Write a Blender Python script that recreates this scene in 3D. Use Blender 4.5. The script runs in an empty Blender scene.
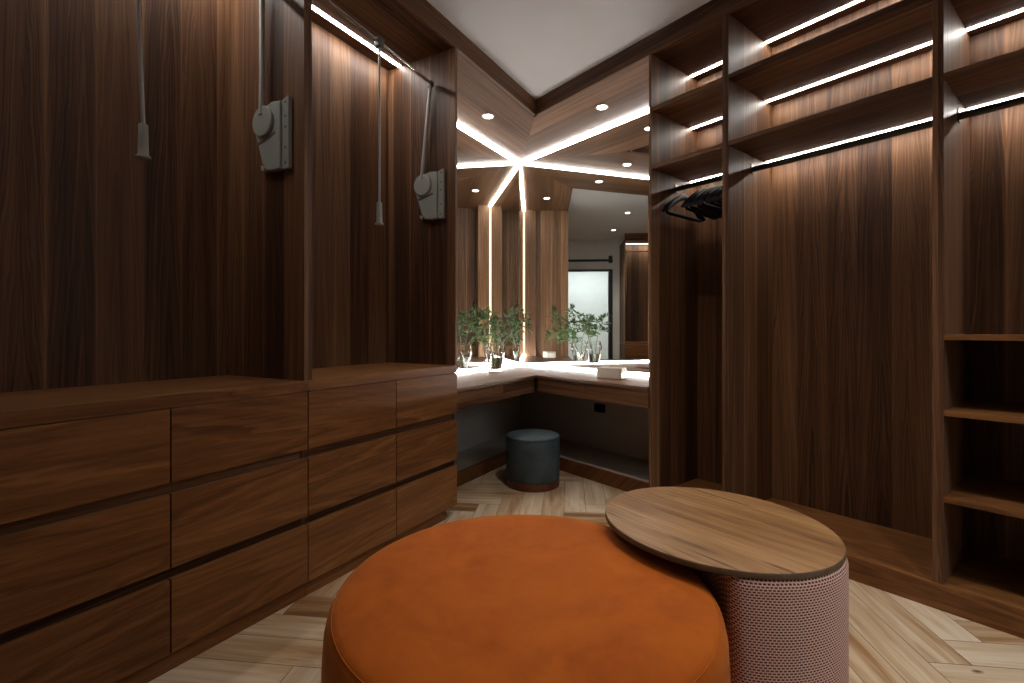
import bpy, bmesh, math, random
from math import sin, cos, pi, radians, sqrt, atan2
from mathutils import Vector, Matrix
random.seed(7)
scn = bpy.context.scene
COL = scn.collection

# ------------------------------------------------------------------ camera
PHI = radians(21.95)                 # direction of the drawer run, from +X
cam_d = bpy.data.cameras.new('camera')
cam = bpy.data.objects.new('camera', cam_d); COL.objects.link(cam)
cam.location = (0, 0, 1.05)
cam.rotation_euler = (radians(90), 0, radians(51.64 - 90))
cam_d.sensor_width = 36.0; cam_d.sensor_fit = 'HORIZONTAL'
cam_d.lens = 486.4 * 36.0 / 1024.0
cam_d.shift_y = -10.5 / 1024.0
cam_d.clip_start = 0.02
scn.camera = cam

# ------------------------------------------------------------------ world, exposure, light levels
w = bpy.data.worlds.new('world'); scn.world = w; w.use_nodes = True
w.node_tree.nodes['Background'].inputs[0].default_value = (0.55, 0.62, 0.72, 1)
w.node_tree.nodes['Background'].inputs[1].default_value = 0.25
scn.view_settings.view_transform = 'Standard'
scn.view_settings.look = 'None'
scn.view_settings.exposure = 0.68
scn.view_settings.gamma = 1.0
scn.view_settings.use_curve_mapping = False
scn.cycles.max_bounces = 14
scn.cycles.diffuse_bounces = 5
scn.cycles.glossy_bounces = 10
scn.cycles.transmission_bounces = 10
scn.cycles.caustics_reflective = True
scn.cycles.sample_clamp_indirect = 6.0

SHELF_LED = 38.0       # emission of the shelf strips
WARD_LED = 54.0        # strips in the drawer wardrobes
MIRROR_LED = 30.0       # strips round the mirrors
SPOT_W = 42.0          # ceiling downlights
SOFFIT_W = 7.0         # soffit downlights
NEXT_ROOM = 7.0        # added light panel that brightens the room beyond the doorway
WARM = (1.0, 0.80, 0.60)
NEUTRAL = (1.0, 0.93, 0.86)
COOL = (0.93, 0.97, 1.0)

# ------------------------------------------------------------------ dimensions
XF, XW = 2.396, 3.01            # right run: front plane, wall
DW, WW = 1.6483, 2.285          # left run: front distance, wall distance
XM, WM = 2.955, 2.25            # mirror faces
Y_END, U_END = 1.742, 2.260     # where the runs end at the vanity
CEIL, FASC = 2.78, 2.665
Y_REAR, X_WEST = -1.06, -1.55
cP, sP = cos(PHI), sin(PHI)
def LW(u, wd, z=0.0):
    return Vector((u * cP - wd * sP, u * sP + wd * cP, z))

# ------------------------------------------------------------------ node helpers
class NT:
    def __init__(s, name):
        s.m = bpy.data.materials.new(name); s.m.use_nodes = True
        s.t = s.m.node_tree; s.t.nodes.clear()
        s.out = s.t.nodes.new('ShaderNodeOutputMaterial')
    def n(s, typ, **kw):
        nd = s.t.nodes.new(typ)
        for k, v in kw.items():
            setattr(nd, k, v)
        return nd
    def set(s, sock, v):
        if isinstance(v, bpy.types.NodeSocket): s.t.links.new(v, sock)
        else: sock.default_value = v
    def math(s, op, a, b=0.0, c=0.0):
        nd = s.n('ShaderNodeMath', operation=op)
        s.set(nd.inputs[0], a); s.set(nd.inputs[1], b)
        if op in ('MULTIPLY_ADD',): s.set(nd.inputs[2], c)
        return nd.outputs[0]
    def comb(s, x, y, z):
        nd = s.n('ShaderNodeCombineXYZ')
        for i, v in enumerate((x, y, z)): s.set(nd.inputs[i], v)
        return nd.outputs[0]
    def noise(s, vec, scale=1.0, detail=2.0, rough=0.5, dist=0.0):
        nd = s.n('ShaderNodeTexNoise')
        s.set(nd.inputs['Vector'], vec); nd.inputs['Scale'].default_value = scale
        nd.inputs['Detail'].default_value = detail; nd.inputs['Roughness'].default_value = rough
        nd.inputs['Distortion'].default_value = dist
        return nd.outputs[0]
    def white(s, v):
        nd = s.n('ShaderNodeTexWhiteNoise', noise_dimensions='1D')
        s.set(nd.inputs['W'], v); return nd.outputs[0]
    def ramp(s, fac, stops):
        nd = s.n('ShaderNodeValToRGB'); e = nd.color_ramp.elements
        while len(e) < len(stops): e.new(0.5)
        for i, (p, c) in enumerate(stops):
            e[i].position = p; e[i].color = (*c, 1)
        s.set(nd.inputs[0], fac); return nd.outputs[0]
    def mix(s, fac, a, b, mode='MIX'):
        nd = s.n('ShaderNodeMix', data_type='RGBA', blend_type=mode)
        s.set(nd.inputs[0], fac)
        for i, v in ((6, a), (7, b)):
            s.set(nd.inputs[i], v if isinstance(v, bpy.types.NodeSocket) else (*v, 1))
        return nd.outputs[2]
    def bsdf(s, color, rough=0.5, metal=0.0, spec=0.5, bump=None, bstr=0.2, bdist=0.002, **kw):
        b = s.n('ShaderNodeBsdfPrincipled')
        s.set(b.inputs['Base Color'], color if isinstance(color, bpy.types.NodeSocket) else (*color, 1))
        s.set(b.inputs['Roughness'], rough); b.inputs['Metallic'].default_value = metal
        b.inputs['Specular IOR Level'].default_value = spec
        for k, v in kw.items():
            s.set(b.inputs[k.replace('_', ' ')], v)
        if bump is not None:
            bn = s.n('ShaderNodeBump'); bn.inputs['Strength'].default_value = bstr
            bn.inputs['Distance'].default_value = bdist
            s.set(bn.inputs['Height'], bump); s.t.links.new(bn.outputs[0], b.inputs['Normal'])
        s.t.links.new(b.outputs[0], s.out.inputs[0])
        return s.m

def obj_xyz(t):
    tc = t.n('ShaderNodeTexCoord'); sp = t.n('ShaderNodeSeparateXYZ')
    t.t.links.new(tc.outputs['Object'], sp.inputs[0])
    return tc, sp.outputs[0], sp.outputs[1], sp.outputs[2]

def walnut(name, axis, stops=None, leaf=0.14, rough=0.50, spec=0.24, sap=0.6, one_leaf=False):
    t = NT(name); tc, X, Y, Z = obj_xyz(t)
    oi = t.n('ShaderNodeObjectInfo'); rnd = oi.outputs['Random']
    A = {'x': X, 'y': Y, 'z': Z}[axis]
    o = [v for k, v in (('x', X), ('y', Y), ('z', Z)) if k != axis]
    C = t.math('ADD', t.math('ADD', o[0], o[1]), t.math('MULTIPLY', rnd, 7.31))
    q = t.math('DIVIDE', C, leaf)
    idx = t.math('FLOOR', q); lr = t.white(t.math('ADD', 0.0 if one_leaf else idx, t.math('MULTIPLY', rnd, 31.0)))
    A2 = t.math('ADD', A, t.math('MULTIPLY', lr, 3.0))
    low = t.noise(t.comb(t.math('MULTIPLY', C, 9.0), t.math('MULTIPLY', A2, 0.9), t.math('MULTIPLY', lr, 17.0)), 1.0, 4.0, 0.55, 0.4)
    c = t.math('SUBTRACT', t.math('FRACT', q), 0.5)
    if not one_leaf: c = t.math('ADD', c, t.math('MULTIPLY', t.math('SUBTRACT', lr, 0.5), 0.7))
    v = t.math('ADD', t.math('MULTIPLY', t.math('ABSOLUTE', c), 1.1), t.math('MULTIPLY', A2, 0.35))
    v = t.math('ADD', v, t.math('MULTIPLY', low, 0.55))
    bands = t.noise(t.comb(t.math('MULTIPLY', v, 17.0), t.math('MULTIPLY', lr, 50.0), 0.0), 1.0, 3.0, 0.65)
    streak = t.noise(t.comb(t.math('MULTIPLY', C, 46.0), t.math('MULTIPLY', A2, 0.7), lr), 1.0, 3.0, 0.6, 0.1)
    fine = t.noise(t.comb(t.math('MULTIPLY', C, 330.0), t.math('MULTIPLY', A2, 7.0), lr), 1.0, 1.0, 0.5)
    val = t.math('ADD', t.math('MULTIPLY', bands, 0.58), t.math('MULTIPLY', low, 0.20))
    val = t.math('ADD', val, t.math('MULTIPLY', streak, 0.34))
    val = t.math('ADD', val, t.math('MULTIPLY', fine, 0.11))
    val = t.math('ADD', val, t.math('MULTIPLY', t.math('SUBTRACT', lr, 0.5), 0.09 if one_leaf else 0.26))
    # pale sapwood line along some veneer joints
    edge = t.math('MULTIPLY', t.math('GREATER_THAN', t.white(t.math('ADD', idx, 3.7)), 0.62), t.math('POWER', t.math('ABSOLUTE', t.math('SUBTRACT', t.math('FRACT', q), 0.5)), 9.0))
    val = t.math('ADD', val, t.math('MULTIPLY', edge, 200.0 * sap))
    stops = stops or [(0.39, (0.020, 0.0082, 0.0043)), (0.53, (0.066, 0.0285, 0.0135)),
                      (0.66, (0.122, 0.057, 0.0270)), (0.85, (0.225, 0.115, 0.057))]
    col = t.ramp(val, stops)
    return t.bsdf(col, rough=rough, spec=spec, bump=fine, bstr=0.06, bdist=0.001)

def plain(name, color, rough=0.5, metal=0.0, spec=0.5, nscale=60.0, var=0.06):
    t = NT(name); tc, X, Y, Z = obj_xyz(t)
    nz = t.noise(tc.outputs['Object'], nscale, 3.0, 0.6)
    c2 = tuple(min(1.0, v * (1 + var)) for v in color); c1 = tuple(v * (1 - var) for v in color)
    col = t.ramp(nz, [(0.35, c1), (0.65, c2)])
    return t.bsdf(col, rough=rough, metal=metal, spec=spec)

def emit(name, color, strength):
    t = NT(name); e = t.n('ShaderNodeEmission')
    e.inputs[0].default_value = (*color, 1); e.inputs[1].default_value = strength
    t.t.links.new(e.outputs[0], t.out.inputs[0]); return t.m

M = {}
for ax in 'xyz':
    M['walnut_' + ax] = walnut('walnut_grain_' + ax, ax)
DR = [(0.40, (0.066, 0.0245, 0.0080)), (0.54, (0.128, 0.0510, 0.0165)),
      (0.67, (0.198, 0.0820, 0.0270)), (0.85, (0.300, 0.140, 0.050))]
M['drawer'] = walnut('walnut_drawer_front', 'x', DR, leaf=0.46, rough=0.40, sap=0.0, one_leaf=True)
M['board'] = walnut('walnut_board', 'x', DR, leaf=0.6, rough=0.42, sap=0.0, one_leaf=True)
M['recess'] = plain('dark_recess', (0.030, 0.018, 0.012), 0.5, nscale=20)
M['paint'] = plain('white_paint', (0.62, 0.60, 0.57), 0.85, spec=0.2, nscale=8, var=0.02)
M['ceiling'] = plain('ceiling_paint', (0.57, 0.555, 0.555), 0.9, spec=0.15, nscale=5, var=0.015)
M['wall_low'] = plain('vanity_wall_paint', (0.52, 0.48, 0.43), 0.85, spec=0.2, nscale=8, var=0.02)
M['grey'] = plain('grey_plastic', (0.285, 0.30, 0.275), 0.45, nscale=90, var=0.05)
M['grey_dark'] = plain('grey_plastic_dark', (0.10, 0.10, 0.095), 0.5, nscale=90)
M['alu'] = plain('grey_painted_rod', (0.36, 0.36, 0.35), 0.4, 0.2, nscale=120)
M['chrome'] = plain('chrome', (0.62, 0.62, 0.60), 0.15, 1.0, nscale=120, var=0.02)
M['rail'] = plain('anodised_rail', (0.085, 0.080, 0.072), 0.35, 0.6, nscale=120)
M['black'] = plain('black_plastic', (0.006, 0.006, 0.007), 0.55, spec=0.15, nscale=80)
M['black_metal'] = plain('black_metal', (0.012, 0.016, 0.018), 0.4, 0.3, nscale=80)
M['cream'] = plain('cream_ceramic', (0.62, 0.57, 0.50), 0.35, nscale=30, var=0.03)
M['white_plastic'] = plain('white_plastic', (0.75, 0.75, 0.73), 0.4, nscale=60, var=0.02)
M['shelf_led'] = emit('shelf_strip_light', (1.0, 0.95, 0.88), SHELF_LED)
M['ward_led'] = emit('wardrobe_strip_light', (1.0, 0.95, 0.89), WARD_LED)
M['mirror_led'] = emit('mirror_strip_light', (1.0, 0.965, 0.92), MIRROR_LED)
M['foot_led'] = emit('mirror_foot_strip', (1.0, 0.97, 0.93), 48.0)
M['side_led'] = emit('mirror_side_strip', (1.0, 0.64, 0.40), 1.9)
M['spot'] = emit('downlight_lens', (1.0, 0.93, 0.84), 30.0)
M['added_light'] = emit('added_panel_glow', (0.82, 0.93, 1.0), NEXT_ROOM)
t = NT('mirror_glass'); tc, X, Y, Z = obj_xyz(t)
M['mirror'] = t.bsdf(t.ramp(t.noise(tc.outputs['Object'], 3.0), [(0.3, (0.86, 0.88, 0.86)), (0.7, (0.88, 0.90, 0.88))]), rough=0.0, metal=1.0)
t = NT('clear_glass')
M['glass'] = t.bsdf((0.97, 0.99, 0.98), rough=0.0, spec=0.5, Transmission_Weight=1.0, IOR=1.45)
t = NT('water')
M['water'] = t.bsdf((0.95, 0.98, 0.96), rough=0.0, spec=0.5, Transmission_Weight=1.0, IOR=1.33)
t = NT('frosted_glass')
M['frost'] = t.bsdf((0.62, 0.68, 0.70), rough=0.5, spec=0.4)

# velvet
t = NT('rust_velvet'); tc, X, Y, Z = obj_xyz(t)
n1_ = t.noise(tc.outputs['Object'], 5.0, 4.0, 0.6, 0.8); n2_ = t.noise(tc.outputs['Object'], 26.0, 3.0, 0.6)
vv = t.math('ADD', t.math('MULTIPLY', n1_, 0.75), t.math('MULTIPLY', n2_, 0.25))
M['velvet'] = t.bsdf(t.ramp(vv, [(0.33, (0.275, 0.058, 0.0040)), (0.50, (0.345, 0.078, 0.0052)), (0.67, (0.395, 0.096, 0.0070))]),
    rough=0.85, spec=0.15, bump=t.noise(tc.outputs['Object'], 900.0, 1.0), bstr=0.15, bdist=0.001,
    Sheen_Weight=0.25, Sheen_Roughness=0.4, Sheen_Tint=(1.0, 0.55, 0.25, 1))
# woven base of the side table
t = NT('mauve_weave'); tc, X, Y, Z = obj_xyz(t)
ang = t.math('ARCTAN2', Y, X); U = t.math('MULTIPLY', ang, 0.315)
jit = t.noise(tc.outputs['Object'], 22.0, 2.0)
br = t.n('ShaderNodeTexBrick'); br.offset = 0.5
t.set(br.inputs['Vector'], t.comb(t.math('MULTIPLY_ADD', jit, 0.004, U), t.math('MULTIPLY_ADD', jit, 0.003, Z), 0.0))
for k, v in (('Scale', 1.0), ('Mortar Size', 0.00165), ('Mortar Smooth', 0.25), ('Brick Width', 0.0096), ('Row Height', 0.0066)):
    br.inputs[k].default_value = v
br.inputs['Color1'].default_value = (0.070, 0.026, 0.023, 1); br.inputs['Color2'].default_value = (0.115, 0.046, 0.042, 1)
br.inputs['Mortar'].default_value = (0.70, 0.45, 0.38, 1)
M['weave'] = t.bsdf(br.outputs[0], rough=0.9, spec=0.15, bump=br.outputs['Fac'], bstr=0.6, bdist=0.002)
# oak table top
t = NT('oak_table_top'); tc, X, Y, Z = obj_xyz(t)
rot = radians(88.0)
A = t.math('ADD', t.math('MULTIPLY', X, cos(rot)), t.math('MULTIPLY', Y, sin(rot)))
C = t.math('ADD', t.math('MULTIPLY', X, -sin(rot)), t.math('MULTIPLY', Y, cos(rot)))
low = t.noise(t.comb(t.math('MULTIPLY', C, 12.0), t.math('MULTIPLY', A, 1.8), 0.3), 1.0, 3.0, 0.5, 0.3)
str_ = t.noise(t.comb(t.math('MULTIPLY', C, 130.0), t.math('MULTIPLY', A, 3.0), 0.7), 1.0, 3.0, 0.6)
crk = t.noise(t.comb(t.math('MULTIPLY', C, 60.0), t.math('MULTIPLY', A, 3.2), 4.7), 1.0, 2.0, 0.55, 0.5)
crk2 = t.noise(t.comb(t.math('MULTIPLY', C, 14.0), t.math('MULTIPLY', A, 4.0), 9.1), 1.0, 1.0)
val = t.math('ADD', t.math('MULTIPLY', low, 0.48), t.math('MULTIPLY', str_, 0.52))
col = t.ramp(val, [(0.36, (0.120, 0.050, 0.016)), (0.50, (0.220, 0.108, 0.038)), (0.64, (0.325, 0.178, 0.074))])
km = t.math('MULTIPLY', t.ramp(crk, [(0.57, (0, 0, 0)), (0.66, (1, 1, 1))]), t.ramp(crk2, [(0.46, (0, 0, 0)), (0.58, (1, 1, 1))]))
M['oak'] = t.bsdf(t.mix(km, col, (0.055, 0.028, 0.014)), rough=0.5, spec=0.35, bump=str_, bstr=0.08, bdist=0.001)
M['oak_edge'] = plain('oak_edge', (0.105, 0.062, 0.030), 0.6, nscale=40, var=0.2)
# stool
t = NT('teal_leather'); tc, X, Y, Z = obj_xyz(t)
M['teal'] = t.bsdf(t.ramp(t.noise(tc.outputs['Object'], 9.0, 4.0, 0.6), [(0.35, (0.028, 0.044, 0.053)), (0.65, (0.052, 0.074, 0.084))]),
    rough=0.55, spec=0.4, bump=t.noise(tc.outputs['Object'], 60.0, 3.0), bstr=0.2, bdist=0.002)
M['copper'] = plain('copper_base', (0.14, 0.048, 0.022), 0.4, 0.5, nscale=30, var=0.15)
# plant
t = NT('leaf_green'); tc, X, Y, Z = obj_xyz(t)
M['leaf'] = t.bsdf(t.ramp(t.noise(tc.outputs['Object'], 14.0, 2.0), [(0.3, (0.016, 0.040, 0.010)), (0.7, (0.052, 0.098, 0.026))]), rough=0.55, spec=0.2)
M['stem'] = plain('stem_green', (0.07, 0.085, 0.03), 0.6, nscale=30)
# floor planks
t = NT('herringbone_planks')
at = t.n('ShaderNodeAttribute', attribute_name='tone'); tone = at.outputs['Fac']
uv = t.n('ShaderNodeUVMap', uv_map='UVMap'); sp = t.n('ShaderNodeSeparateXYZ'); t.t.links.new(uv.outputs[0], sp.inputs[0])
A, C = sp.outputs[0], sp.outputs[1]
tz = t.math('MULTIPLY', tone, 37.0)
low = t.noise(t.comb(t.math('MULTIPLY', A, 2.2), t.math('MULTIPLY', C, 20.0), tz), 1.0, 3.0, 0.5, 0.6)
st_ = t.noise(t.comb(t.math('MULTIPLY', A, 3.5), t.math('MULTIPLY', C, 120.0), tz), 1.0, 3.0, 0.6)
kn = t.noise(t.comb(t.math('MULTIPLY', A, 5.0), t.math('MULTIPLY', C, 16.0), t.math('ADD', tz, 5.0)), 1.0, 1.0, 0.5, 0.3)
val = t.math('ADD', t.math('MULTIPLY', tone, 0.30), t.math('ADD', t.math('MULTIPLY', low, 0.66), t.math('MULTIPLY', st_, 0.20)))
col = t.ramp(val, [(0.36, (0.190, 0.088, 0.033)), (0.48, (0.325, 0.190, 0.093)), (0.60, (0.445, 0.318, 0.200)), (0.78, (0.59, 0.480, 0.358))])
kf = t.ramp(kn, [(0.775, (0, 0, 0)), (0.83, (1, 1, 1))])
M['planks'] = t.bsdf(t.mix(kf, col, (0.09, 0.045, 0.022)), rough=0.45, spec=0.35, bump=st_, bstr=0.05, bdist=0.001)
M['gap'] = plain('plank_joint', (0.10, 0.065, 0.035), 0.7)

# ------------------------------------------------------------------ mesh helpers
class MB:
    def __init__(s): s.bm = bmesh.new()
    def box(s, x0, x1, y0, y1, z0, z1):
        vs = [s.bm.verts.new((x, y, z)) for z in (z0, z1) for y in (y0, y1) for x in (x0, x1)]
        for f in ((0, 2, 3, 1), (4, 5, 7, 6), (0, 1, 5, 4), (1, 3, 7, 5), (3, 2, 6, 7), (2, 0, 4, 6)):
            s.bm.faces.new([vs[i] for i in f])
        return s
    def prism(s, pts, z0, z1):
        a = [s.bm.verts.new((p[0], p[1], z0)) for p in pts]; b = [s.bm.verts.new((p[0], p[1], z1)) for p in pts]
        n = len(pts)
        s.bm.faces.new(a[::-1]); s.bm.faces.new(b)
        for i in range(n):
            s.bm.faces.new((a[i], a[(i + 1) % n], b[(i + 1) % n], b[i]))
        return s
    def rings(s, rings, cap0=True, cap1=True):
        R = [[s.bm.verts.new(p) for p in r] for r in rings]; n = len(R[0])
        for a, b in zip(R, R[1:]):
            for i in range(n):
                s.bm.faces.new((a[i], a[(i + 1) % n], b[(i + 1) % n], b[i]))
        if cap0: s.bm.faces.new(R[0][::-1])
        if cap1: s.bm.faces.new(R[-1])
        return s
    def lathe(s, prof, n=48, c=(0, 0), cap0=True, cap1=True):
        return s.rings([[(c[0] + r * cos(2 * pi * i / n), c[1] + r * sin(2 * pi * i / n), z) for i in range(n)] for r, z in prof], cap0, cap1)
    def tube(s, pts, rad, n=10):
        pts = [Vector(p) for p in pts]; rr = rad if isinstance(rad, (list, tuple)) else [rad] * len(pts)
        rings = []; up = None
        for i, p in enumerate(pts):
            d = (pts[min(i + 1, len(pts) - 1)] - pts[max(i - 1, 0)]).normalized()
            if up is None: up = Vector((0, 0, 1)) if abs(d.z) < 0.9 else Vector((1, 0, 0))
            a = d.cross(up).normalized(); b = a.cross(d).normalized(); up = b
            rings.append([p + (a * cos(2 * pi * k / n) + b * sin(2 * pi * k / n)) * rr[i] for k in range(n)])
        return s.rings(rings)
    def flat(s, prof2d, to3, th0, th1):
        """outline in a plane, thickened: to3(a, b, t)"""
        a = [s.bm.verts.new(to3(p[0], p[1], th0)) for p in prof2d]; b = [s.bm.verts.new(to3(p[0], p[1], th1)) for p in prof2d]
        n = len(prof2d); s.bm.faces.new(a[::-1]); s.bm.faces.new(b)
        for i in range(n): s.bm.faces.new((a[i], a[(i + 1) % n], b[(i + 1) % n], b[i]))
        return s
    def build(s, name, mat, parent=None, smooth=False, bevel=0.0, loc=(0, 0, 0), seg=2):
        bmesh.ops.recalc_face_normals(s.bm, faces=s.bm.faces[:])
        me = bpy.data.meshes.new(name); s.bm.to_mesh(me); s.bm.free()
        me.materials.append(mat if not isinstance(mat, str) else M[mat])
        o = bpy.data.objects.new(name, me); COL.objects.link(o)
        if parent is not None: o.parent = parent
        o.location = loc
        if smooth:
            for p in me.polygons: p.use_smooth = True
            try:
                me.set_sharp_from_angle(angle=radians(40))
            except Exception: pass
        if bevel > 0:
            md = o.modifiers.new('edge', 'BEVEL'); md.width = bevel; md.segments = seg; md.limit_method = 'ANGLE'; md.angle_limit = radians(50)
        return o

def thing(name, label, cat, loc=(0, 0, 0), rz=0.0, group=None):
    o = bpy.data.objects.new(name, None); COL.objects.link(o)
    o.empty_display_size = 0.1; o.location = loc; o.rotation_euler = (0, 0, rz)
    o['label'] = label; o['category'] = cat
    if group: o['group'] = group
    return o
def tag(o, label, cat, group=None):
    o['label'] = label; o['category'] = cat
    if group: o['group'] = group
    return o
def struct(o):
    o['kind'] = 'structure'; return o
def dup(root, label, loc, rz, group=None):
    r = root.copy(); COL.objects.link(r); r.location = loc; r.rotation_euler = (0, 0, rz); r['label'] = label
    if group: r['group'] = group
    for ch in [o for o in bpy.data.objects if o.parent == root]:
        c = ch.copy(); COL.objects.link(c); c.parent = r
        for g in [o for o in bpy.data.objects if o.parent == ch]:
            d = g.copy(); COL.objects.link(d); d.parent = c
    return r

# ------------------------------------------------------------------ room shell
# floor: herringbone planks
def make_floor():
    L, W, g = 0.58, 0.128, 0.0012
    bm = bmesh.new(); uvl = bm.loops.layers.uv.new('UVMap')
    tl = bm.faces.layers.float.new('tone')
    ca, sa = cos(radians(45)), sin(radians(45))
    ox, oy = 0.0, 0.39
    def w2(a, b):                         # a along 45 deg, b along -45 deg
        return (ox + a * ca + b * ca, oy + a * sa - b * sa)
    def plank(a0, a1, b0, b1, along_a):
        c = w2((a0 + a1) / 2, (b0 + b1) / 2)
        if not (-2.1 < c[0] < 3.4 and -4.6 < c[1] < 4.1): return
        vs = [bm.verts.new((*w2(a, b), 0.0)) for a, b in ((a0 + g, b0 + g), (a1 - g, b0 + g), (a1 - g, b1 - g), (a0 + g, b1 - g))]
        f = bm.faces.new(vs); tone = random.random() ** 0.9; f[tl] = tone
        r0 = random.random() * 9
        for lp, (a, b) in zip(f.loops, ((a0, b0), (a1, b0), (a1, b1), (a0, b1))):
            lp[uvl].uv = ((a + r0, b) if along_a else (b + r0, a))
    for i in range(-60, 60):
        for j in range(-12, 12):
            a, b = i * W + j * L, i * W - j * L
            plank(a, a + L, b, b + W, True)
            plank(a, a + W, b + W, b + W + L, False)
    bmesh.ops.recalc_face_normals(bm, faces=bm.faces[:])
    for f in bm.faces:
        if f.normal.z < 0: f.normal_flip()
    # sub-floor slab that shows as the joints
    zs = -0.0015
    vs = [bm.verts.new((x, y, z)) for z in (-0.06, zs) for y in (-4.4, 4.0) for x in (-2.0, 3.3)]
    for k in ((0, 2, 3, 1), (4, 5, 7, 6), (0, 1, 5, 4), (1, 3, 7, 5), (3, 2, 6, 7), (2, 0, 4, 6)):
        f = bm.faces.new([vs[i] for i in k]); f.material_index = 1
    me = bpy.data.meshes.new('floor'); bm.to_mesh(me); bm.free()
    me.materials.append(M['planks']); me.materials.append(M['gap'])
    o = bpy.data.objects.new('floor', me); COL.objects.link(o); return struct(o)
make_floor()

# corner of the two walls
def corner(x, wd): return (x, (wd + sP * x) / cP)
cw = corner(XW, WW)
T = 0.1
cw2 = corner(XW + T, WW + T)
lw0 = LW(-1.15, WW); lw1 = LW(-1.15, WW + T)
struct(MB().prism([(XW, Y_REAR), (XW + T, Y_REAR), cw2, cw], 0, CEIL).build('wall_right', 'wall_low'))
struct(MB().prism([cw, cw2, (lw1.x, lw1.y), (lw0.x, lw0.y)], 0, CEIL).build('wall_left', 'wall_low'))
struct(MB().prism([(X_WEST - T, Y_REAR), (X_WEST, Y_REAR), (X_WEST, corner(X_WEST, WW)[1]), (X_WEST - T, corner(X_WEST - T, WW)[1])], 0, CEIL).build('wall_west', 'paint'))
DX0, DX1, DZ = 1.49, 2.42, 2.19          # doorway in the rear wall
mb = MB(); mb.box(X_WEST - T, DX0, Y_REAR - T, Y_REAR, 0, CEIL); mb.box(DX1, XW + T, Y_REAR - T, Y_REAR, 0, CEIL); mb.box(DX0, DX1, Y_REAR - T, Y_REAR, DZ, CEIL)
struct(mb.build('wall_rear', 'paint'))
# ceiling over the room and the soffit zone
struct(MB().prism([(X_WEST - T, Y_REAR - T), (XW + T, Y_REAR - T), cw2, corner(X_WEST - T, WW + T)], CEIL, CEIL + 0.06).build('ceiling', 'ceiling'))
# walnut fascia boards under the ceiling
fc = corner(XF, DW); fc2 = corner(XF + 0.02, DW + 0.02)
def fascia_local(name, length, loc, rz):
    o = MB().box(0, length, 0, 0.02, FASC, CEIL).build(name, 'walnut_x', None, loc=loc); o.rotation_euler = (0, 0, rz); return struct(o)
u_fc = fc[0] * cP + fc[1] * sP
p0 = LW(-0.75, DW); fascia_local('trim_1', u_fc + 0.75, (p0.x, p0.y, 0), PHI)
fascia_local('trim_2', fc[1] + 0.42, (XF, fc[1], 0), -pi / 2)
fascia_local('trim_3', 2.1, (1.29, -0.45, 0), pi)
# walnut soffit over the vanity (underside carries the downlights)
sof = [(XF + 0.02, Y_END), (XW - 0.001, Y_END), corner(XW - 0.001, WW - 0.001), tuple(LW(U_END, WW - 0.001)[:2]), tuple(LW(U_END, DW + 0.02)[:2]), fc2]
# two boards mitred at the corner
cc = corner(XW - 0.001, WW - 0.001)
o = MB().prism([(p[0] - XF, p[1]) for p in ((XF + 0.02, Y_END), (XW - 0.001, Y_END), cc, fc2)], FASC, CEIL).build('trim_4', 'walnut_y', loc=(XF, 0, 0)); struct(o)
def to_left(p): return (p[0] * cP + p[1] * sP, -p[0] * sP + p[1] * cP)
o = MB().prism([to_left(p) for p in (fc2, cc, LW(U_END, WW - 0.001), LW(U_END, DW + 0.02))], FASC, CEIL).build('trim_5', 'walnut_x'); o.rotation_euler = (0, 0, PHI); struct(o)
# ledge along the foot of the wall below the vanity
PZ, XL, WL = 0.095, 2.56, 1.94
le = corner(XL, WL); le2 = corner(XL + 0.018, WL + 0.018)
struct(MB().prism([(XL, Y_END), (XL + 0.018, Y_END), le2, le], 0, PZ).build('baseboard_right', 'board'))
o = MB().prism([to_left(p) for p in (le, le2, LW(U_END, WL + 0.018), LW(U_END, WL))], 0, PZ).build('baseboard_left', 'board'); o.rotation_euler = (0, 0, PHI); struct(o)
struct(MB().prism([(XL + 0.018, Y_END), (XW, Y_END), cw, tuple(LW(U_END, WW)[:2]), tuple(LW(U_END, WL + 0.018)[:2]), le2], 0, PZ - 0.004).build('trim_6', 'wall_low'))
# the bright room beyond the doorway
NX0, NX1, NY = 0.3, 3.3, -3.4
mb = MB(); mb.box(NX0 - T, NX0, NY, Y_REAR - T, 0, 2.7); struct(mb.build('wall_next_west', 'paint'))
mb = MB(); mb.box(NX1, NX1 + T, NY, Y_REAR - T, 0, 2.7); struct(mb.build('wall_next_east', 'paint'))
mb = MB(); mb.box(NX0 - T, NX1 + T, NY - T, NY, 0, 2.7); struct(mb.build('wall_next_rear', 'paint'))
mb = MB(); mb.box(NX0 - T, NX1 + T, NY - T, Y_REAR - T, 2.7, 2.76); struct(mb.build('ceiling_next', 'paint'))
lp = thing('added_light_panel', 'square light panel added to brighten the white room beyond the doorway', 'added light', (1.8, -2.3, 2.7))  # unseen glowing panel, added only to make the next room bright
MB().box(-0.72, 0.72, -0.72, 0.72, -0.05, 0.0).build('frame', 'white_plastic', lp, bevel=0.004)
MB().box(-0.68, 0.68, -0.68, 0.68, -0.056, -0.0505).build('diffuser', 'added_light', lp)
sw = thing('light_switch', 'black light switch on the white wall seen through the mirrored doorway', 'switch', (1.50, NY, 1.16))
MB().box(-0.04, 0.04, 0.0, 0.010, -0.06, 0.06).build('plate', 'black', sw, bevel=0.003)
MB().box(-0.022, 0.022, 0.010, 0.016, -0.04, 0.04).build('rocker', 'black', sw, bevel=0.002)
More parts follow.
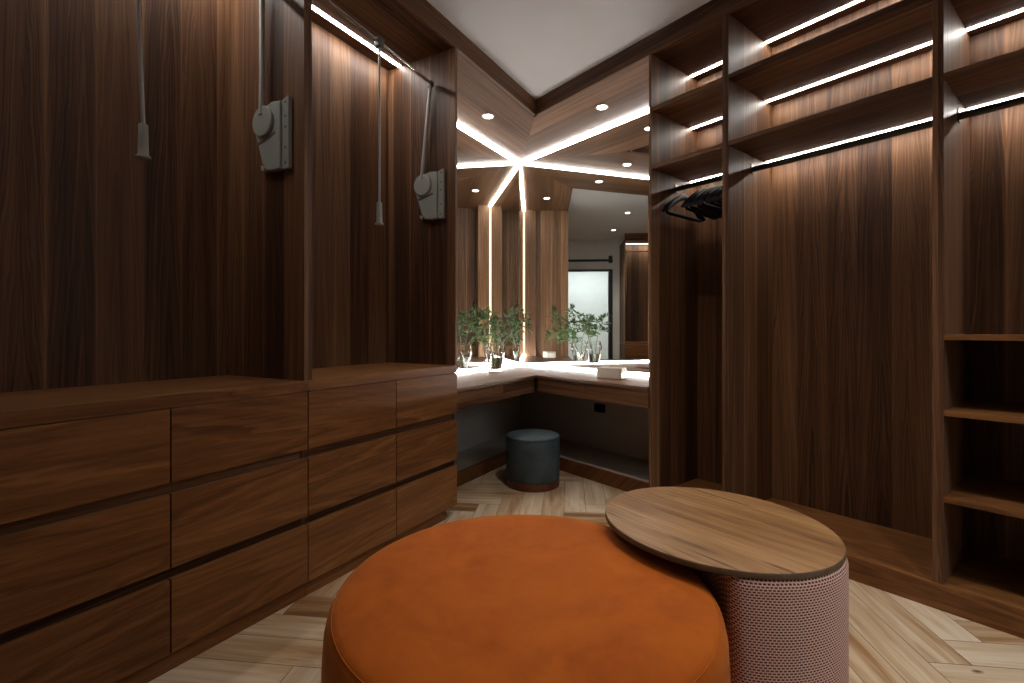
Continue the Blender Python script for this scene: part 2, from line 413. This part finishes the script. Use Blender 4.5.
# door casing: black
mb = MB(); mb.box(DX0 - 0.07, DX0, Y_REAR - T, Y_REAR + 0.02, 0, DZ + 0.03); mb.box(DX1, DX1 + 0.05, Y_REAR - T, Y_REAR + 0.02, 0, DZ + 0.03)
mb.box(DX0, DX1, Y_REAR - T, Y_REAR + 0.02, DZ, DZ + 0.03); struct(mb.build('door_1', 'black_metal'))
rl = thing('door_rail', 'black horizontal sliding door rail above the doorway', 'rail', (0, Y_REAR, 2.387))
MB().box(1.42, 2.70, 0.035, 0.045, -0.022, 0.022).build('bar', 'black_metal', rl)
MB().box(1.43, 1.50, 0.030, 0.050, -0.05, 0.085).build('end_stop', 'black_metal', rl)
for rx in (1.60, 2.1, 2.55):
    MB().tube([(rx, 0, 0), (rx, 0.035, 0)], 0.012).build('spacer', 'black_metal', rl)

# ------------------------------------------------------------------ drawer wardrobes (left run, and one pair behind the camera)
DB = 0.512            # back panel distance behind the front plane
def drawer_wardrobe(width, label, loc, rz, splits, end_right=False, group=None):
    t = thing('drawer_wardrobe', label, 'wardrobe', loc, rz, group)
    W = width; p = 0.018
    MB().box(0.002, W - 0.002, 0.045, 0.06, 0.06, 0.80).build('carcass', 'recess', t)
    MB().box(0.0, p, 0.022, 0.60, 0.06, 0.811).build('lower_side', 'walnut_z', t)
    MB().box(W - p, W, 0.022, 0.60, 0.06, 0.811).build('lower_side', 'walnut_z', t)
    MB().box(0.001, W - 0.001 - (0.085 if end_right else 0), 0.016, 0.034, 0.0, 0.06).build('kickboard', 'board', t)
    MB().box(0.001, W - 0.001, 0.0, 0.60, 0.813, 0.855).build('countertop', 'board', t, bevel=0.0015)
    MB().box(0.0, p, 0.0, 0.60, 0.855, FASC).build('side_panel', 'walnut_z', t, bevel=0.0008)
    MB().box(W - p, W, 0.0, 0.60, 0.855, FASC).build('side_panel', 'walnut_z', t, bevel=0.0008)
    MB().box(p, W - p, DB, DB + 0.016, 0.855, FASC).build('back_panel', 'walnut_z', t)
    MB().box(p, W - p, 0.022, DB + 0.016, FASC, FASC + 0.02).build('top_panel', 'walnut_x', t)
    MB().box(p + 0.004, W - p - 0.004, 0.406, 0.428, FASC - 0.0018, FASC).build('light_strip', 'ward_led', t)
    xs = [0.0] + splits + [W]
    for a, b in zip(xs, xs[1:]):
        for z0, z1 in ((0.584, 0.811), (0.321, 0.549), (0.06, 0.286)):
            MB().box(a + 0.0022, b - 0.0022, 0.0, 0.021, z0, z1).build('drawer', 'drawer', t, bevel=0.0012)
    for z0, z1 in ((0.549, 0.584), (0.286, 0.321)):
        MB().box(0.02, W - 0.02, 0.024, 0.044, z0 - 0.012, z1 + 0.012).build('finger_rail', 'walnut_x', t)
    return t

def lift(width, label, loc, rz, group=None, bar_y=0.152, bar_z=(2.482, 2.482), clamp=0.0, lean=0.0, grip_dz=0.0):
    """pull-down wardrobe lift: a gearbox and an arm on each side, crossbar, pull rod with grip"""
    t = thing('pull_down_lift', label, 'wardrobe lift', loc, rz, group)
    p = 0.018; yb = bar_y
    for s in (0, 1):
        zb = bar_z[s]
        xi = p if s == 0 else width - p; d = 1 if s == 0 else -1
        to = lambda a, b, q, xi=xi, d=d: (xi + d * q, a, b)
        h = MB().flat([(0.072, 1.984), (0.112, 1.972), (0.112, 1.697), (0.072, 1.695)], to, 0.0, 0.018).build('housing', 'grey', t, bevel=0.002)
        cover = [(0.112, 1.968), (0.165, 1.975), (0.205, 1.965), (0.240, 1.955), (0.264, 1.930), (0.274, 1.890), (0.268, 1.850), (0.248, 1.800),
                 (0.228, 1.740), (0.205, 1.704), (0.160, 1.696), (0.112, 1.698)]
        MB().flat(cover, to, 0.0, 0.028).build('cover', 'grey', h, bevel=0.005)
        disc = [(0.212 + 0.062 * cos(a), 1.902 + 0.062 * sin(a)) for a in [2 * pi * k / 36 for k in range(36)]]
        MB().flat(disc, to, 0.026, 0.040).build('pivot_disc', 'grey', h, bevel=0.004)
        MB().flat([(0.140, 1.850), (0.190, 1.836), (0.262, 1.822), (0.260, 1.812), (0.190, 1.826), (0.140, 1.841)], to, 0.026, 0.0295).build('slot', 'grey_dark', h)
        for zz in (1.960, 1.905, 1.862, 1.780, 1.720):
            MB().flat([(0.090 + 0.0055 * cos(k * pi / 5), zz + 0.0055 * sin(k * pi / 5)) for k in range(10)], to, 0.017, 0.0192).build('screw', 'grey_dark', h)
        MB().flat([(0.222, 1.726), (0.246, 1.734), (0.246, 1.716), (0.226, 1.704)], to, 0.0, 0.02).build('stop_tab', 'grey', h, bevel=0.002)
        MB().tube([(xi + d * 0.036, 0.218, 1.93), (xi + d * 0.034, 0.218 + (yb - 0.218) * 0.25, 2.08), (xi + d * 0.032, yb + 0.004, zb - 0.02)], 0.0105, 12).build('arm', 'alu', t, smooth=True)
        MB().box(min(xi + d * 0.018, xi + d * 0.048), max(xi + d * 0.018, xi + d * 0.048), yb - 0.014, yb + 0.014, zb - 0.022, zb + 0.014).build('elbow', 'grey_dark', t, bevel=0.004)
    MB().tube([(p + 0.04, yb, bar_z[0]), (width - p - 0.04, yb, bar_z[1])], 0.010, 14).build('crossbar', 'chrome', t, smooth=True)
    c = width / 2 + clamp; zb = (bar_z[0] + bar_z[1]) / 2
    MB().box(c - 0.020, c + 0.020, yb - 0.016, yb + 0.016, zb - 0.030, zb + 0.017).build('rod_clamp', 'grey_dark', t, bevel=0.005)
    e = c + lean
    r = MB().tube([(c, yb, zb - 0.02), (e, yb, 1.695 + grip_dz)], 0.0062, 10).build('pull_rod', 'alu', t, smooth=True)
    MB().lathe([(q, z_ + grip_dz) for q, z_ in ((0.0115, 1.700), (0.0135, 1.697), (0.0145, 1.640), (0.0155, 1.600), (0.0215, 1.593), (0.022, 1.588), (0.014, 1.586))], 20, (e, yb)).build('grip', 'grey', r, smooth=True)
    return t

UA, UB, UC = 0.285, 1.268, 2.260
oA, oB = LW(UA, DW), LW(UB, DW)
drawer_wardrobe(UB - UA, 'walnut wardrobe with drawers at the left edge of the photo', (oA.x, oA.y, 0), PHI, [0.778 - UA], group='walnut wardrobes over drawers')
drawer_wardrobe(UC - UB, 'walnut wardrobe with drawers beside the vanity, bright strip light under its top', (oB.x, oB.y, 0), PHI, [1.764 - UB], end_right=True, group='walnut wardrobes over drawers')
lift(UB - UA, 'grey pull-down lift whose crossbar lies above the frame, in the leftmost wardrobe', (oA.x, oA.y, 0), PHI, 'pull-down wardrobe lifts', bar_y=0.215, clamp=-0.008, lean=0.028, grip_dz=0.036)
lift(UC - UB, 'grey pull-down lift with chrome crossbar showing, in the wardrobe beside the vanity', (oB.x, oB.y, 0), PHI, 'pull-down wardrobe lifts', bar_z=(2.545, 2.482), clamp=0.040)
drawer_wardrobe(0.98, 'walnut wardrobe seen only in the mirror, next to the doorway', (1.29, -0.45, 0), pi, [0.49], group='walnut wardrobes over drawers')
lift(0.98, 'grey pull-down lift seen in the mirror beside the doorway', (1.29, -0.45, 0), pi, 'pull-down wardrobe lifts')

# ------------------------------------------------------------------ open shelving run on the right
SB = 0.49
def shelf_wardrobe(width, label, loc, shelves, rail=True, strips=(True, True, True), low=(), group=None):
    t = thing('open_wardrobe', label, 'wardrobe', loc, -pi / 2, group)
    W = width; p = 0.0165
    for x0 in (0, W - p):
        MB().box(x0, x0 + p, 0.0, 0.555, 0.10, FASC).build('side_panel', 'walnut_z', t, bevel=0.0008)
    MB().box(p, W - p, SB, SB + 0.014, 0.10, FASC).build('back_panel', 'walnut_z', t)
    MB().box(p, W - p, 0.022, SB + 0.014, FASC, FASC + 0.02).build('top_panel', 'walnut_x', t)
    MB().box(0.0, W, 0.021, 0.50, 0.078, 0.0995).build('bottom_panel', 'board', t)
    for z in shelves:
        MB().box(p, W - p, 0.002, SB, z - 0.023, z).build('shelf', 'walnut_x', t, bevel=0.0008)
    for z in low:
        MB().box(p, W - p, 0.002, SB, z - 0.020, z).build('shelf', 'board', t, bevel=0.001)
    for z in [FASC] + [s - 0.023 for s in shelves]:
        MB().box(p + 0.003, W - p - 0.003, 0.399, 0.419, z - 0.0018, z).build('light_strip', 'shelf_led', t)
    if rail:
        n = 16
        prof = [(0.254 + 0.0085 * cos(2 * pi * k / n), 1.922 + 0.0155 * sin(2 * pi * k / n)) for k in range(n)]
        r = MB().flat(prof, lambda a, b, q: (q, a, b), p + 0.003, W - p - 0.003).build('hanging_rail', 'rail', t, smooth=True)
        for x0 in (p, W - p - 0.004):
            MB().box(x0, x0 + 0.004, 0.238, 0.270, 1.898, 1.950).build('rail_bracket', 'rail', r, bevel=0.001)
    return t
Y1, Y2, Y3, Y4 = Y_END - 0.006, 1.272, 0.441, -0.40
SH = (2.356, 2.016)
shelf_wardrobe(Y1 - Y2, 'narrow open walnut wardrobe beside the vanity with black hangers on its rail', (XF, Y1, 0), SH, group='open walnut wardrobes')
shelf_wardrobe(Y2 - Y3, 'wide open walnut wardrobe with an empty rail under three strip lights', (XF, Y2, 0), SH, group='open walnut wardrobes')
shelf_wardrobe(Y3 - Y4, 'open walnut wardrobe at the right edge with three cubbies below', (XF, Y3, 0), SH, low=(1.036, 0.752, 0.428), group='open walnut wardrobes')
o = MB().box(0, Y1 - Y4, 0.0, 0.020, 0.0, 0.10).build('baseboard_front', 'board', loc=(XF, Y1, 0), bevel=0.001); o.rotation_euler = (0, 0, -pi / 2); struct(o)

# hangers
def make_hanger(label, x, y, z, rz, group):
    t = thing('coat_hanger', label, 'hanger', (x, y, z), rz, group)
    # hook over the rail at the origin (the rail's top), body below
    pts = [(-0.012, 0, -0.014)] + [(0.0125 * cos(a) , 0, 0.003 + 0.0125 * sin(a)) for a in [pi - k * pi / 8 for k in range(0, 10)]] + [(0.004, 0, -0.035), (0.0, 0, -0.055)]
    MB().tube(pts, 0.0024, 8).build('hook', 'black_metal', t, smooth=True)
    # broad sloping shoulders that end in flared tips, and the bar between them
    top = [(-0.205, -0.182), (-0.19, -0.150), (-0.12, -0.105), (-0.04, -0.068), (0, -0.054), (0.04, -0.068), (0.12, -0.105), (0.19, -0.150), (0.205, -0.182)]
    low = [(0.205, -0.190), (0.175, -0.186), (0.110, -0.143), (0.045, -0.108), (0, -0.096), (-0.045, -0.108), (-0.110, -0.143), (-0.175, -0.186), (-0.205, -0.190)]
    mb = MB(); rings = []
    for (ax, az), (bx, bz) in zip(top, low[::-1]):
        hw = 0.008 + 0.016 * (abs(ax) / 0.205) ** 2
        cx_, cz_ = (ax + bx) / 2, (az + bz) / 2; hz = max(0.011, (az - bz) / 2)
        rings.append([(cx_ , hw * cos(2 * pi * k / 12), cz_ + hz * sin(2 * pi * k / 12)) for k in range(12)])
    mb.rings(rings).build('shoulders', 'black', t, smooth=True)
    MB().tube([(-0.188, 0, -0.176), (-0.18, 0, -0.196), (0.18, 0, -0.196), (0.188, 0, -0.176)], 0.0105, 10).build('trouser_bar', 'black', t, smooth=True)
    return t
names_h = ['black hanger hanging apart at the left end of the rail', 'second black hanger from the left on the short rail', 'third black hanger from the left on the short rail',
           'fourth black hanger from the left on the short rail', 'fifth black hanger from the left on the short rail', 'sixth black hanger from the left on the short rail',
           'last black hanger of the bunch, next to the divider panel']
proto = None
for i, (yy, rz) in enumerate([(1.665, 0.02), (1.555, 0.10), (1.515, 0.02), (1.475, 0.05), (1.435, -0.03), (1.395, 0.03), (1.35, 0.0)]):
    if proto is None: proto = make_hanger(names_h[0], XF + 0.254, yy, 1.9375, rz, 'black hangers on the short rail')
    else: dup(proto, names_h[i], (XF + 0.254, yy, 1.9375), rz)

# ------------------------------------------------------------------ vanity
VZ = 0.72
va = thing('vanity_table', 'walnut corner vanity top with a slim drawer band under the mirrors', 'vanity', (fc[0], fc[1], 0))
cnr = corner(XM, WM)
def rel(p): return (p[0] - fc[0], p[1] - fc[1])
vv1 = corner(XF, DW)
MB().prism([rel(p) for p in ((XF, Y_END + 0.001), (XW - 0.001, Y_END + 0.001), corner(XW - 0.001, WW - 0.001), vv1)], VZ - 0.022, VZ).build('countertop', 'walnut_y', va, bevel=0.001)
ct = MB().prism([to_left(rel(p)) for p in (vv1, corner(XW - 0.001, WW - 0.001), LW(U_END + 0.001, WW - 0.001), LW(U_END + 0.001, DW))], VZ - 0.022, VZ).build('countertop', 'walnut_x', va, bevel=0.001)
ct.rotation_euler = (0, 0, PHI)
AZ0, AZ1 = 0.594, VZ - 0.023
ins = corner(XF + 0.03, DW + 0.03); insb = corner(XF + 0.40, DW + 0.40)
MB().prism([rel(p) for p in ((XF + 0.03, Y_END + 0.002), (XF + 0.40, Y_END + 0.002), insb, LW(U_END + 0.002, DW + 0.40), LW(U_END + 0.002, DW + 0.03), ins)], AZ0 + 0.004, AZ1).build('drawer_box', 'walnut_y', va)
for a, b in ((0.004, 0.50), (0.503, fc[1] - Y_END - 0.012)):
    o = MB().box(fc[1] - Y_END - b, fc[1] - Y_END - a, 0.008, 0.028, AZ0, AZ1 - 0.002).build('drawer', 'walnut_x', va, bevel=0.001); o.rotation_euler = (0, 0, -pi / 2)
uL = u_fc - U_END
for a, b in ((0.012, 0.46), (0.463, uL - 0.004)):
    o = MB().box(-b, -a, 0.008, 0.028, AZ0, AZ1 - 0.002).build('drawer', 'walnut_x', va, bevel=0.001); o.rotation_euler = (0, 0, PHI)

# mirrors with strip lights along top, foot and outer end
def mirror(label, loc, rz, length, flip, RW, RD):
    t = thing('wall_mirror', label, 'mirror', loc, rz, 'corner mirrors above the vanity')
    z0, z1 = VZ + 0.001, FASC - 0.001
    # RW, RD: width and depth of the walnut return that closes the outer end
    x0, x1 = (RW, length) if flip else (0.0, length - RW)
    MB().box(x0, x1, 0.0, 0.005, z0, z1).build('glass', 'mirror', t)
    MB().box(x0, x1, 0.0055, 0.011, z0, z1).build('backing', 'recess', t)
    a, b = (x0 + 0.001, x1 - 0.03) if flip else (x0 + 0.03, x1 - 0.001)
    MB().box(a, b, -0.020, -0.001, z1 - 0.014, z1).build('light_strip', 'mirror_led', t)
    MB().box(a, b, -0.022, -0.001, z0, z0 + 0.020).build('light_strip', 'foot_led', t)
    xe = x0 + 0.001 if flip else x1 - 0.014
    MB().box(xe, xe + 0.013, -0.013, -0.001, z0 + 0.022, z1 - 0.016).build('light_strip', 'side_led', t)
    e0, e1 = (0.004, RW - 0.001) if flip else (length - RW + 0.001, length - 0.004)
    MB().box(e0, e1, -RD, 0.004, z0, z1).build('side_return', 'walnut_z', t)
    return t
# right mirror: local x runs toward -Y
mirror('right-wall mirror over the vanity, reflecting the doorway', (XM, cnr[1], 0), -pi / 2 + radians(1.0), cnr[1] - Y_END - 0.003, False, 0.05, 0.155)
ucn = cnr[0] * cP + cnr[1] * sP
LM = ucn - U_END - 0.001; PM = PHI + radians(0.1)
mirror('mirror on the drawer side of the corner, behind the glass vase', (cnr[0] - LM * cos(PM), cnr[1] - LM * sin(PM), 0), PM, LM, True, 0.20, 0.155)

# outlet under the vanity
oo = thing('power_outlet', 'black power outlet on the wall under the vanity', 'outlet', (XW, 2.652, 0.425), -pi / 2)
MB().box(-0.055, 0.055, -0.010, 0.0, -0.034, 0.034).build('plate', 'black', oo, bevel=0.002)
MB().box(-0.032, 0.032, -0.013, -0.010, -0.02, 0.02).build('socket', 'black', oo, bevel=0.001)

# ------------------------------------------------------------------ downlights
def downlight(label, x, y, z, power, group, spread=1.9):
    t = thing('downlight', label, 'downlight', (x, y, z), 0, group)
    MB().lathe([(0.046, 0.0), (0.046, -0.004), (0.038, -0.005), (0.034, -0.0025), (0.034, 0.0)], 28).build('ring', 'white_plastic', t, smooth=True)
    MB().lathe([(0.033, -0.001), (0.030, -0.0034), (0.012, -0.0042)], 24).build('lens', 'spot', t, smooth=True)
    l = bpy.data.lights.new('lamp', 'SPOT'); l.energy = power; l.color = (1.0, 0.90, 0.78); l.spot_size = spread; l.spot_blend = 0.9; l.shadow_soft_size = 0.035
    lo = bpy.data.objects.new('lamp', l); COL.objects.link(lo); lo.parent = t; lo.location = (0, 0, -0.012)
    return t
q = (2.127, 2.978)
downlight('recessed downlight in the walnut soffit on the drawer side', 2.127, 2.978, FASC, SOFFIT_W, 'downlights in the walnut soffit')
downlight('recessed downlight in the walnut soffit on the shelving side', 2.686, 2.348, FASC, SOFFIT_W, 'downlights in the walnut soffit')
downlight('ceiling downlight nearer the pouf, seen only in the mirror', 1.50, 1.07, CEIL, SPOT_W, 'downlights in the white ceiling')
downlight('ceiling downlight nearer the doorway, seen only in the mirror', 1.53, -0.15, CEIL, SPOT_W, 'downlights in the white ceiling')

# ------------------------------------------------------------------ pouf and side table
PC, PR = (0.803, 0.965), 0.486
po = thing('pouf', 'large round rust-orange velvet pouf in the middle of the floor', 'pouf', (PC[0], PC[1], 0))
MB().lathe([(PR - 0.03, 0.0), (PR - 0.010, 0.02), (PR - 0.003, 0.10), (PR + 0.001, 0.20), (PR + 0.001, 0.29), (PR - 0.003, 0.3550), (PR - 0.009, 0.3820), (PR - 0.020, 0.3960)], 128, cap1=True).build('side_band', 'velvet', po, smooth=True)
MB().lathe([(PR - 0.0205, 0.3955), (PR - 0.024, 0.4000), (PR - 0.034, 0.4060), (PR - 0.055, 0.4120), (PR - 0.09, 0.4165), (PR - 0.16, 0.4205), (0.20, 0.4240), (0.05, 0.4250)], 128, cap0=True).build('top_cushion', 'velvet', po, smooth=True)
MB().rings([[((PR - 0.0195 + 0.0014 * cos(b)) * cos(a), (PR - 0.0195 + 0.0014 * cos(b)) * sin(a), 0.3958 + 0.0014 * sin(b)) for b in [2 * pi * k / 8 for k in range(8)]] for a in [2 * pi * i / 128 for i in range(129)]], False, False).build('piping', 'velvet', po, smooth=True)

TC, TA, TB, TZ = (1.4075, 0.785), 0.308, 0.338, 0.470
st = thing('side_table', 'round oak-topped side table wrapped in mauve weave, overlapping the orange pouf', 'side table', (TC[0], TC[1], 0))
def ell(k, n, da=0.0): a = 2 * pi * k / n; return ((TA + da) * cos(a), (TB + da) * sin(a))
n = 128
tp = MB().rings([[(*ell(k, n, d), z) for k in range(n)] for d, z in ((-0.003, 0.4525), (0.0, 0.4545), (0.0, 0.4665), (-0.002, TZ - 0.001))], True, True).build('top_edge', 'oak_edge', st, smooth=True)
MB().rings([[(*ell(k, n, d), z) for k in range(n)] for d, z in ((-0.0022, TZ - 0.0009), (-0.004, TZ), )], True, True).build('table_top', 'oak', st, smooth=True)
# woven base: same outline with a bite where the pouf sits
def base_outline(grow):
    pr = PR + 0.020; poly = []
    px_, py_ = PC[0] - TC[0], PC[1] - TC[1]
    N = 720; out = []
    for k in range(N):
        x, y = ell(k, N, grow)
        if math.hypot(x - px_, y - py_) > pr: out.append((x, y, k))
    # start right after the gap
    ks = [p[2] for p in out]; st_i = 0
    for i in range(len(ks)):
        if (ks[i] - ks[i - 1]) % N != 1: st_i = i
    out = out[st_i:] + out[:st_i]
    a0 = atan2(out[-1][1] - py_, out[-1][0] - px_); a1 = atan2(out[0][1] - py_, out[0][0] - px_)
    arc = [(px_ + pr * cos(a0 + (a1 - a0) * i / 200), py_ + pr * sin(a0 + (a1 - a0) * i / 200)) for i in range(1, 200)]
    pts = [(p[0], p[1]) for p in out] + arc
    # resample evenly and round the two corners
    pts.append(pts[0]); L = [0]
    for a, b in zip(pts, pts[1:]): L.append(L[-1] + math.hypot(b[0] - a[0], b[1] - a[1]))
    K = 240; res = []; j = 0
    for i in range(K):
        s = L[-1] * i / K
        while L[j + 1] < s: j += 1
        f = (s - L[j]) / max(1e-9, L[j + 1] - L[j]); res.append((pts[j][0] + f * (pts[j + 1][0] - pts[j][0]), pts[j][1] + f * (pts[j + 1][1] - pts[j][1])))
    sg = 2.6; kern = [math.exp(-0.5 * (d / sg) ** 2) for d in range(-8, 9)]; ks_ = sum(kern)
    return [(sum(res[(i + d) % K][0] * kern[d + 8] for d in range(-8, 9)) / ks_, sum(res[(i + d) % K][1] * kern[d + 8] for d in range(-8, 9)) / ks_) for i in range(K)]
def inset(pts, d):
    K = len(pts); out = []
    for i in range(K):
        ax, ay = pts[i - 1]; bx, by = pts[(i + 1) % K]; tx, ty = bx - ax, by - ay; l = math.hypot(tx, ty)
        out.append((pts[i][0] - d * ty / l, pts[i][1] + d * tx / l))
    return out
bo = base_outline(0.006)
MB().rings([[(x, y, z) for x, y in inset(bo, d)] for d, z in ((0.012, 0.0), (0.004, 0.012), (0.0, 0.04), (0.0, 0.430), (0.003, 0.443), (0.010, 0.4512), (0.02, 0.4522))], True, True).build('base', 'weave', st, smooth=True)

# ------------------------------------------------------------------ stool
so = thing('round_stool', 'small round teal stool with copper base ring, tucked under the vanity', 'stool', (2.185, 2.53, 0))
R0 = 0.182
MB().lathe([(R0 - 0.002, 0.0), (R0, 0.004), (R0, 0.048), (R0 - 0.003, 0.050)], 64).build('base_ring', 'copper', so, smooth=True)
MB().lathe([(R0 - 0.004, 0.0502), (R0, 0.056), (R0 + 0.003, 0.15), (R0 + 0.003, 0.25), (R0 + 0.001, 0.322), (R0 - 0.002, 0.3255)], 64).build('body', 'teal', so, smooth=True)
MB().lathe([(R0 - 0.001, 0.326), (R0 + 0.003, 0.331), (R0 - 0.001, 0.340), (R0 - 0.02, 0.346), (0.10, 0.349), (0.03, 0.3495)], 64).build('seat', 'teal', so, smooth=True)

# ------------------------------------------------------------------ things on the vanity
def rbox(hx, hy, r, n=8):
    pts = []
    for cx_, cy_, a0 in ((hx - r, hy - r, 0), (-hx + r, hy - r, pi / 2), (-hx + r, -hy + r, pi), (hx - r, -hy + r, 1.5 * pi)):
        for k in range(n + 1):
            a = a0 + k * pi / 2 / n; pts.append((cx_ + r * cos(a), cy_ + r * sin(a)))
    return pts
bx = thing('box', 'small cream box with rounded corners on the right side of the vanity', 'box', (2.655, 2.235, VZ), radians(107 - 90))
hx, hy, r = 0.060, 0.094, 0.024
def rr(d, z): return [(x, y, z) for x, y in rbox(hx - d, hy - d, r - d * 0.6)]
MB().rings([rr(0.006, 0.0), rr(0.001, 0.004), rr(0.0, 0.012), rr(0.0, 0.062), rr(0.001, 0.064)], True, True).build('body', 'cream', bx, smooth=True)
MB().rings([rr(0.002, 0.0645), rr(0.0, 0.066), rr(0.0, 0.072), rr(0.003, 0.075)], True, True).build('lid', 'cream', bx, smooth=True)

VP = LW(3.385, 2.085, VZ)
vs_ = thing('glass_vase', 'clear glass vase with green branches on the vanity', 'vase', tuple(VP))
prof_o = [(0.046, 0.0), (0.052, 0.004), (0.056, 0.05), (0.066, 0.10), (0.077, 0.145), (0.080, 0.170), (0.074, 0.200), (0.066, 0.222), (0.0665, 0.230)]
prof_i = [(0.0635, 0.230), (0.063, 0.222), (0.071, 0.199), (0.077, 0.170), (0.074, 0.145), (0.063, 0.10), (0.052, 0.05), (0.048, 0.022), (0.02, 0.020)]
MB().lathe(prof_o + prof_i, 48).build('vessel', 'glass', vs_, smooth=True)
MB().lathe([(0.02, 0.0215), (0.047, 0.0235), (0.0515, 0.05), (0.0625, 0.0995), (0.0665, 0.112), (0.02, 0.1125)], 40).build('water', 'water', vs_, smooth=True)

def branch(label, base, tip, bend, nsub, seed):
    rnd = random.Random(seed)
    t = thing('leafy_branch', label, 'branch', tuple(base), 0, 'green branches in the glass vase')
    base = Vector(base); P0 = Vector((0, 0, 0)); P2 = Vector(tip) - base; P1 = P2 * 0.5 + Vector(bend)
    def at(s): return P0 * (1 - s) ** 2 + P1 * 2 * s * (1 - s) + P2 * s * s
    mb = MB(); mb.tube([at(k / 14) for k in range(15)], [0.0032 - 0.002 * k / 14 for k in range(15)], 6)
    lf = MB()
    def leaf(p, d, ln):
        d = d.normalized(); side = d.cross(Vector((rnd.uniform(-1, 1), rnd.uniform(-1, 1), rnd.uniform(-.2, 1)))).normalized()
        nrm = side.cross(d).normalized(); wd = ln * rnd.uniform(0.26, 0.36)
        c = [p, p + d * ln * 0.3 + side * wd * 0.5 + nrm * wd * 0.15, p + d * ln * 0.65 + side * wd * 0.42 + nrm * wd * 0.12, p + d * ln,
             p + d * ln * 0.65 - side * wd * 0.42 + nrm * wd * 0.12, p + d * ln * 0.3 - side * wd * 0.5 + nrm * wd * 0.15]
        v = [lf.bm.verts.new(x) for x in c]; m1 = lf.bm.verts.new(p + d * ln * 0.32); m2 = lf.bm.verts.new(p + d * ln * 0.66)
        for f in ((0, 1, m1), (1, 2, m2, m1), (2, 3, m2), (3, 4, m2), (4, 5, m1, m2), (5, 0, m1)):
            lf.bm.faces.new([v[i] if isinstance(i, int) else i for i in f])
    for k in range(nsub):
        s = 0.46 + 0.54 * (k + 0.5) / nsub; p = at(s); tan = (at(min(1, s + .02)) - at(s - .02)).normalized()
        a = rnd.uniform(0, 2 * pi); o1 = tan.orthogonal().normalized(); o2 = tan.cross(o1)
        d = (tan * 0.75 + (o1 * cos(a) + o2 * sin(a)) * 0.8).normalized(); ln = rnd.uniform(0.07, 0.13) * (1.15 - 0.4 * s)
        q_ = [p + d * ln * j / 5 + Vector((0, 0, -0.05 * (ln * j / 5) / 0.1 * j / 5)) for j in range(6)]
        mb.tube(q_, [0.0014 - 0.0001 * j for j in range(6)], 5)
        for j in range(1, 6):
            for sgn in (-1, 1):
                dd = (d * 0.55 + d.orthogonal().normalized() * sgn * 0.8 + Vector((rnd.uniform(-.4, .4), rnd.uniform(-.4, .4), rnd.uniform(-.3, .3))))
                leaf(q_[j], dd, rnd.uniform(0.026, 0.044))
        leaf(q_[5], d, 0.042)
    for j in range(4): leaf(at(1 - 0.02 * j), P2 + Vector((rnd.uniform(-.3, .3), rnd.uniform(-.3, .3), rnd.uniform(-.2, .3))), 0.045)
    st_ = mb.build('stem', 'stem', t, smooth=True)
    lf.build('foliage', 'leaf', t)
    return t
def tipw(du, dw, dz): v = LW(3.385 + du, 2.085 + dw, VZ + dz); return tuple(v)
B = lambda a, b: tuple(LW(3.385 + a, 2.085 + b, VZ + 0.03))
branch('tallest green branch in the vase, arching toward the corner', B(-0.01, 0.0), tipw(0.26, -0.05, 0.54), (-0.05, 0, 0.12), 13, 1)
branch('green branch in the vase leaning low toward the corner', B(0.015, 0.01), tipw(0.34, -0.02, 0.31), (-0.10, 0, 0.13), 12, 2)
branch('green branch in the vase leaning toward the room', B(0.0, -0.02), tipw(0.14, -0.20, 0.44), (0.0, 0.06, 0.10), 11, 3)
branch('green branch in the vase leaning back to the drawer side', B(-0.02, 0.01), tipw(-0.14, 0.03, 0.47), (0.06, 0, 0.10), 11, 4)
branch('short upright green branch in the middle of the vase', B(0.01, -0.01), tipw(0.07, 0.03, 0.43), (0.02, 0.0, 0.06), 10, 5)
